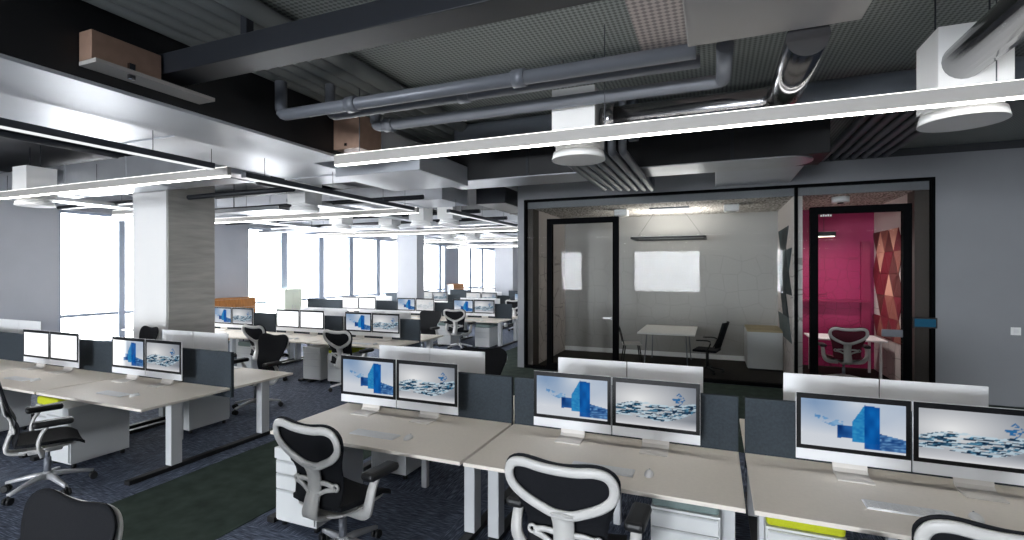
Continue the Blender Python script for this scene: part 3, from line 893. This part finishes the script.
# riser pipes along the ceiling above the black duct
for i in range(6):
    x = -3.93 + i * .165
    tag(obj('ceiling_pipe', T([(x, -5, 3.99), (x, 3.9, 3.99), (x, 9.6, 3.99)], .075, 16), 'ribgrey'),
        'dark pipe running lengthwise under the ceiling, %s from the black duct' % ('first', 'second', 'third', 'fourth', 'fifth', 'sixth')[i], 'pipe', 'lengthwise ceiling pipes')
# grey cross pipes
def cpipe(label, pts, r, m='pipe', n=14, rb=.08, collars=()):
    t = thing('service_pipe', label, 'pipe', (0, 0, 0))
    obj('pipe', T(bend(pts, rb), r, n), m, t)
    if collars:
        for c, d in collars:
            c = Vector(c); d = Vector(d)
            obj('collar', T([c - d * .05, c + d * .05], r * 1.28, n), m, t)
    return t
cpipe('upper grey pipe with an upturned left end crossing above the long lamp', [(-3.85, 3.58, 3.9), (-3.85, 3.58, 3.58), (-.12, 3.58, 3.58)], .055, collars=[((-3.0, 3.58, 3.58), (1, 0, 0)), ((-1.4, 3.58, 3.58), (1, 0, 0))])
cpipe('middle grey pipe crossing above the long lamp', [(-3.47, 3.82, 3.9), (-3.47, 3.82, 3.6), (-.10, 3.82, 3.6)], .048, collars=[((-2.0, 3.82, 3.6), (1, 0, 0))])
cpipe('lower grey pipe with a thick collar crossing above the long lamp', [(-3.3, 4.29, 3.95), (-3.3, 4.29, 3.6), (.06, 4.29, 3.6), (.06, 3.6, 3.6)], .055, collars=[((-3.12, 4.29, 3.6), (1, 0, 0))])
tag(obj('riser_box', B(-.07, .07, 3.42, 3.56, 3.6, 4.09, bev=.01), 'lampbody'), 'pale square riser at the right end of the grey pipes', 'conduit')
cpipe('big dark round duct crossing behind the lamp boxes', [(-3.2, 6.0, 3.87), (5.6, 6.0, 3.87)], .19, 'ductgrey', 22, collars=[((-.9, 6, 3.87), (1, 0, 0)), ((2.4, 6, 3.87), (1, 0, 0))])
cpipe('polished steel duct bending from the lamp box to the ceiling unit', [(-.96, 4.52, 3.46), (.50, 4.52, 3.46), (.50, 3.33, 3.46)], .115, 'chrome', 22, .2, collars=[((-.88, 4.52, 3.46), (1, 0, 0))])
cpipe('polished steel duct at the top right corner', [(1.54, 4.215, 3.5), (1.54, -1.5, 3.5)], .125, 'chrome', 22)
t = thing('fan_coil_unit', 'large flat grey ceiling unit at the top right', 'air unit', (.3, 2.5, 3.5))
obj('casing', B(-.46, .46, -1.0, .82, 0, .45, bev=.008), 'lampbody', t); obj('hatch', B(-.4, .4, -.9, .7, -.006, -.0005), 'lampbody', t)
# bundles of round pipes
ORD = ('first', 'second', 'third', 'fourth', 'fifth', 'sixth', 'seventh')
def bundle(x0, n, dx, z, y0, y1, r, where, gname):
    for i in range(n):
        x = x0 + i * dx; yy = y0 + .06 * i
        tag(obj('bundled_pipe', T(bend([(x, yy, CEIL - .02), (x, yy, z), (x, y1, z)], .07), r, 10), 'pipe'),
            'grey round pipe %s, %s from the left' % (where, ORD[i]), 'pipe', gname)
for i in range(7):
    x = -1.68 + i * .12
    tag(obj('bundled_pipe', T(bend([(x, 5.62, CEIL - .02), (x, 5.62, 3.43), (x, 8.15 + .05 * i, 3.43), (x, 8.15 + .05 * i, CEIL - .02)], .06), .045, 10), 'pipe'),
        'grey round pipe %s from the left in the bundle over the meeting room' % ORD[i], 'pipe', 'pipe bundle above the meeting room')
bundle(1.7, 7, .15, 4.0, 6.28, GY - .1, .045, 'above the magenta room door', 'pipe bundle above the magenta room')

# lamps
def linear_lamp(label, p0, p1, z, w=.05, h=.105, body='lampbody', light='lamp', top=CEIL):
    L = (Vector(p1) - Vector(p0)).length; ang = math.atan2(p1[1] - p0[1], p1[0] - p0[0])
    t = thing('linear_lamp', label, 'lamp', ((p0[0] + p1[0]) / 2, (p0[1] + p1[1]) / 2, z), ang, 'linear ceiling lamps')
    obj('housing', B(-L / 2, L / 2, -w / 2, w / 2, .006, h, bev=.003), body, t)
    obj('diffuser', B(-L / 2 + .01, L / 2 - .01, -w / 2 + .004, w / 2 - .004, -.003, .005), light, t)
    if body == 'lampbody': obj('added_uplight_strip', B(-L / 2 + .02, L / 2 - .02, -w / 2 + .006, w / 2 - .006, h + .0005, h + .004), 'added_uplight', t)  # glowing top strip added to brighten the ceiling
    k = -L / 2 + .3
    while k < L / 2:
        obj('suspension_wire', T([(k, 0, h), (k, 0, top - z)], .004, 6), 'lampdark', t); k += max(1.2, (L - .6) / 3)
    return t
linear_lamp('long lit linear lamp over the nearest right-hand row', (-3.60, 4.04), (4.4, 4.04), 3.165)
linear_lamp('long lit linear lamp over the nearest left-hand row', (-12.6, 4.15), (-5.27, 4.15), 3.2, top=3.548)
linear_lamp('dark-sided linear lamp running along the aisle before the column', (-5.28, 0.6), (-5.28, 3.95), 3.24, .08, .07, 'lampdark', 'lampw', 3.548)
linear_lamp('dark-sided linear lamp running along the aisle behind the left-hand row', (-5.22, 4.3), (-5.22, 7.9), 3.2, .08, .07, 'lampdark', 'lampw', 3.548)
linear_lamp('linear lamp running away from the camera by the glass room corner', (-4.75, 8.4), (-4.75, 11.9), 3.2, .08, .07, 'lampdark', 'lampw', 3.5)
linear_lamp('linear lamp over the second row', (-12.3, 8.2), (-5.3, 8.2), 3.2)
linear_lamp('linear lamp over the third row', (-12.3, 12.9), (-4.6, 12.9), 3.2)
linear_lamp('linear lamp over the fourth row', (-12.3, 17.2), (-4.6, 17.2), 3.2)
linear_lamp('linear lamp over the farthest row', (-12.3, 21.6), (-4.6, 21.6), 3.2)
linear_lamp('crosswise lamp between the first and second rows near the column', (-12.3, 6.1 + .75), (-10.2, 6.1 + .75), 3.3)

linear_lamp('added unseen fill lamp over the row behind the camera', (-3.5, -.9), (4.4, -.9), 3.2)  # unseen lamp rows added behind the camera for more frontal light
linear_lamp('added unseen fill lamp over the left row behind the camera', (-12.6, -.9), (-5.4, -.9), 3.2, top=3.5)
linear_lamp('added unseen fill lamp two rows behind the camera', (-3.5, -5.2), (7.4, -5.2), 3.2)
linear_lamp('left added unseen fill lamp two rows behind the camera', (-12.6, -5.2), (-6.5, -5.2), 3.2)
linear_lamp('added unseen fill lamp three rows behind the camera', (-12.6, -9.6), (7.4, -9.6), 3.2)
# air diffusers
def make_diffuser():
    t = thing('air_diffuser', 'x', 'air diffuser')
    obj('plenum_box', B(-.2, .2, -.2, .2, .12, .62, bev=.005), 'white', t)
    obj('neck', add_cyl(bmesh.new(), (0, 0), .215, .07, .119, 28), 'white', t)
    for q in (-.15, .15): obj('hanger', T([(q, 0, .6), (q, 0, CEIL - 3.13)], .006, 8), 'dark_metal', t)
    obj('outlet_disc', add_cyl(bmesh.new(), (0, 0), .25, 0, .069, 32, .235), 'white', t)
    return t
DF = [(1.60, 4.42, 'at the top right, joined to a polished steel duct'), (-1.19, 4.57, 'above the middle desk of the nearest row'), (-10.2, 4.55, 'at the far left, half behind the left lamp'),
      (-6.7, 6.75, 'right of the column over the aisle end'), (-8.7, 9.96, 'first in the line above the second row'), (-7.7, 10.6, 'second in the line above the second row'),
      (-6.4, 10.02, 'beside the aisle above the second row'), (-8.6, 15.2, 'left one above the fourth row'), (-7.75, 15.4, 'right one above the fourth row'), (-5.6, 9.95, 'in front of the glass room corner over the aisle')]
df = make_diffuser()
for i, (x, y, w) in enumerate(DF):
    l = 'white box diffuser, round outlet, %s' % w
    if i == 0: df.location = (x, y, 3.13); df['label'] = l; df['group'] = 'air diffusers'
    else: dup(df, (x, y, 3.13), 0, l, 'air diffusers')

# cable trays and thin conduits in the depth
def tray(label, x0, x1, y0, y1, z):
    t = thing('cable_tray', label, 'cable tray', ((x0 + x1) / 2, (y0 + y1) / 2, z))
    hx, hy = (x1 - x0) / 2, (y1 - y0) / 2
    bm = bmesh.new(); add_box(bm, -hx, hx, -hy, hy, 0, .01)
    if hx > hy:
        add_box(bm, -hx, hx, -hy, -hy + .012, .01, .07); add_box(bm, -hx, hx, hy - .012, hy, .01, .07)
    else:
        add_box(bm, -hx, -hx + .012, -hy, hy, .01, .07); add_box(bm, hx - .012, hx, -hy, hy, .01, .07)
    obj('trough', bm, 'galv', t)
    for s in (-.5, .5):
        obj('rod', T([(hx * s if hx > hy else 0, hy * s if hy >= hx else 0, .01), (hx * s if hx > hy else 0, hy * s if hy >= hx else 0, CEIL - z)], .008, 8), 'dark_metal', t)
    return t
tray('metal cable tray along the window side above the left-hand row', -11.6, -11.2, 0, 28, 3.38)
tray('metal cable tray lengthwise between the column and aisle', -7.4, -7.1, 7.0, 26, 3.36)
tray('metal cable tray crosswise before the second row', -13.0, -7.6, 7.0, 7.3, 3.24)
tray('metal cable tray crosswise between second and third rows', -13.0, -5.0, 11.2, 11.5, 3.24)
for i, (x, z) in enumerate(((-8.6, 3.62), (-8.2, 3.7), (-12.4, 3.6))):
    tag(obj('ceiling_pipe', T([(x, -6, z + .26), (x, 28, z + .26)], .05, 10), 'dark_metal'),
        'dark lengthwise pipe %s' % ('just right of the column', 'between column and aisle ducts', 'close to the window wall')[i], 'pipe', 'far lengthwise pipes')
for i, y in enumerate((6.3, 7.9, 10.3, 11.9, 15.1, 16.2)):
    tag(obj('crosswise_pipe', T([(-13.2, y, 3.45), (-5.0 if y > 7 else -6.5, y, 3.45)], .045, 10), 'dark_metal'),
        'dark crosswise pipe under the far ceiling, %s back from the column' % ('first', 'second', 'third', 'fourth', 'fifth', 'sixth')[i], 'pipe', 'crosswise pipes')

# ------------------------------------------------------------------ meeting room contents
t = thing('meeting_table', 'white rectangular table on slim legs inside the grey meeting room', 'table', (-.98, 11.5, 0))
obj('tabletop', B(-.55, .6, -.75, .85, .75, .785, bev=.006), 'white', t)
for x in (-.42, .46):
    for y, d in ((-.6, .14), (.7, -.14)):
        obj('leg', T([(x, y - d * .6, .012), (x * .9, y + d * .6, .749)], .011, 8), 'pipe', t)
t = thing('task_chair', 'dark office chair facing the white table in the meeting room', 'chair', (-.15, 10.95, .012), math.radians(78))
bm = bmesh.new()
for k in range(5):
    a = 2 * PI * k / 5; add_sweep(bm, [(0, 0, .11), (math.cos(a) * .3, math.sin(a) * .3, .07)], [(-.02, -.012), (.02, -.012), (.02, .012), (-.02, .012)])
add_cyl(bm, (0, 0), .03, .08, .42, 10); obj('base', bm, 'black', t)
for k in range(5):
    a = 2 * PI * k / 5; obj('caster', T([(math.cos(a) * .3 - .02 * math.sin(a), math.sin(a) * .3 + .02 * math.cos(a), .03), (math.cos(a) * .3 + .02 * math.sin(a), math.sin(a) * .3 - .02 * math.cos(a), .03)], .03, 10), 'black', t)
obj('seat', B(-.24, .24, -.22, .24, .43, .48, bev=.02, seg=3), 'mesh', t)
obj('backrest', add_sheet(bmesh.new(), lambda u, v: ((u - .5) * .44 * (1 - .25 * (1 - v)), -.23 - .16 * v + .06 * (2 * u - 1) ** 2, .52 + .52 * v), 8, 8, (0, -.03, 0)), 'mesh', t)
for s in (-1, 1):
    obj('armrest', T(smooth_path([(s * .2, -.05, .44), (s * .29, -.05, .46), (s * .29, -.12, .66), (s * .29, .15, .67)], 4), .014, 8), 'black', t)
def wire_chair(x, y, a, label):
    t = thing('wire_chair', label, 'chair', (x, y, .012), a)
    obj('seat', add_sheet(bmesh.new(), lambda u, v: ((u - .5) * .42, (v - .5) * .4, .45 + .02 * (2 * u - 1) ** 2), 8, 6, (0, 0, -.02)), 'lampbody', t)
    for sx in (-1, 1):
        for sy in (-1, 1): obj('leg', T([(sx * .22, sy * .21, 0), (sx * .16, sy * .15, .43)], .014, 8), 'black', t)
    obj('back_hoop', T(smooth_path([(-.2, -.18, .44), (-.2, -.24, .7), (-.12, -.27, .82), (.12, -.27, .82), (.2, -.24, .7), (.2, -.18, .44)], 4), .011, 8), 'black', t)
wire_chair(-1.72, 11.25, math.radians(-75), 'pale seat chair with thin black legs left of the meeting table')
t = thing('side_cabinet', 'grey cabinet with an oak top in the meeting room corner', 'cabinet', (.95, 12.0, .012))
obj('body', B(-.32, .33, -.5, .55, .04, .80, bev=.004), 'ped', t); obj('top', B(-.33, .34, -.52, .57, .801, .84, bev=.003), 'palewood', t)
for k in (0, 1): obj('door', B(-.335, -.321, -.49 + k * .52, .02 + k * .52, .06, .79, bev=.002), 'ped', t)
obj('plinth', B(-.29, .3, -.46, .5, 0, .039), 'black', t)
# pendant ring lamp
t = thing('pendant_lamp', 'black rectangular ring pendant lamp lit inside the meeting room', 'lamp', (-.95, 11.6, 2.78))
bm = bmesh.new()
for y in (-.45, .45): add_box(bm, -.75, .75, y - .025, y + .025, 0, .045)
for x in (-.75, .75): add_box(bm, x - .025, x + .025, -.475, .475, 0, .045)
obj('ring', bm, 'black', t)
bm = bmesh.new(); add_box(bm, -.7, .7, -.455, -.445, .046, .05)
obj('reflector', bm, 'white', t)
obj('suspension_wire', T([(-.7, 0, .05), (-.3, 0, RC - 2.78)], .003, 6), 'black', t); obj('suspension_wire', T([(.7, 0, .05), (.3, 0, RC - 2.78)], .003, 6), 'black', t)
area('meeting_room_lamp_uplight', (-.95, 11.6, 2.86), (PI, 0, 0), 1.3, .7, 21, (1, .97, .92))
for x, w in ((-1.9, 'left'), (.3, 'right')):
    t = thing('ceiling_detector', 'white box fitting on the meeting room ceiling, %s of the pendant lamp' % w, 'ceiling fitting', (x, 11.0, RC - .14))
    obj('housing', B(-.14, .14, -.14, .14, 0, .139, bev=.02), 'white', t); obj('ring', add_cyl(bmesh.new(), (0, 0), .1, -.02, -.001, 18), 'lampbody', t)
tag(obj('ceiling_vent', B(-1.3, -.5, 10.9, 11.1, RC - .03, RC - .001, bev=.004), 'pipe'), 'dark slot vent on the meeting room ceiling above the pendant', 'vent')

# triangular acoustic panels
def tri_panel(label, x, ys_, z0, z1, n_rows, cols, mats, side, seedv):
    rnd = random.Random(seedv)
    t = thing('acoustic_panel', label, 'wall panel', (x, 0, 0))
    y0, y1 = ys_; h = (z1 - z0) / n_rows; w = (y1 - y0) / cols
    for r in range(n_rows):
        for c in range(cols * 2):
            if rnd.random() < .16 and c in (0, cols * 2 - 1): continue
            ya = y0 + c * w / 2 ; zb, zt = z0 + r * h, z0 + (r + 1) * h
            up = (c + r) % 2 == 0
            if ya + w > y1 + w * .51: continue
            P = [(0, ya, zb), (0, ya + w, zb), (0, ya + w / 2, zt)] if up else [(0, ya, zt), (0, ya + w, zt), (0, ya + w / 2, zb)]
            cy = sum(p[1] for p in P) / 3; cz = sum(p[2] for p in P) / 3
            bm = bmesh.new()
            vv = [bm.verts.new(p) for p in P]; vf = [bm.verts.new((side * .012, p[1] + (cy - p[1]) * .04, p[2] + (cz - p[2]) * .04)) for p in P]
            ap = bm.verts.new((side * .03, cy, cz))
            for k in range(3):
                bm.faces.new((vv[k], vv[(k + 1) % 3], vf[(k + 1) % 3], vf[k])); bm.faces.new((vf[k], vf[(k + 1) % 3], ap))
            bm.faces.new(vv)
            obj('triangle_tile', bm, rnd.choice(mats), t)
    return t
tri_panel('copper and wine triangular relief panel on the wall of the magenta room', 3.098, (10.8, 12.4), .75, 2.88, 5, 3, TRI_COP, -1, 3)
tri_panel('dark slate triangular relief panel on the right wall of the meeting room', 1.298, (10.35, 12.0), .75, 2.95, 5, 2, TRI_DARK, -1, 5)

# pink room
t = thing('side_table', 'white table with slim legs inside the magenta room', 'table', (2.4, 11.7, .012))
obj('tabletop', B(-.65, .6, -.4, .5, .72, .75, bev=.005), 'white', t)
for x in (-.55, .5):
    for y in (-.33, .42): obj('leg', B(x - .02, x + .02, y - .02, y + .02, 0, .719), 'white', t)
pc = make_chair('redmesh'); pc.location = (2.2, 10.85, .012); pc.rotation_euler = (0, 0, math.radians(2)); pc['label'] = 'dark red mesh chair with a pale Y frame inside the magenta room'
t = thing('pendant_lamp', 'small black bar pendant lamp lit in the magenta room', 'lamp', (1.98, 11.4, 2.76))
obj('bar', B(-.2, .2, -.04, .04, 0, .09, bev=.004), 'black', t); obj('light_strip', B(-.17, .17, -.02, .02, -.004, -.001), 'roomlamp', t)
obj('suspension_wire', T([(0, 0, .07), (0, 0, RC - 2.8)], .004, 6), 'black', t)
area('magenta_room_lamp_light', (1.98, 11.4, 2.75), (0, 0, 0), .34, .04, 12, (1, .93, .9))
t = thing('ceiling_detector', 'white round fitting on the magenta room ceiling', 'ceiling fitting', (2.1, 10.6, RC - .1))
obj('housing', add_cyl(bmesh.new(), (0, 0), .14, 0, .099, 20), 'white', t); obj('lens', add_cyl(bmesh.new(), (0, 0), .05, -.02, -.001, 14), 'black', t)
tag(obj('wall_shelf', B(1.46, 2.95, RB - .22, RB - .002, 1.42, 1.46, bev=.004), 'pinkpanel'), 'magenta shelf ledge along the back wall of the magenta room', 'shelf')
tag(obj('wall_panel', B(2.85, 3.02, RB - .10, RB - .003, 0.75, 2.7, bev=.004), 'pinkpanel'), 'dark magenta upright panel at the right end of the magenta back wall', 'wall panel')
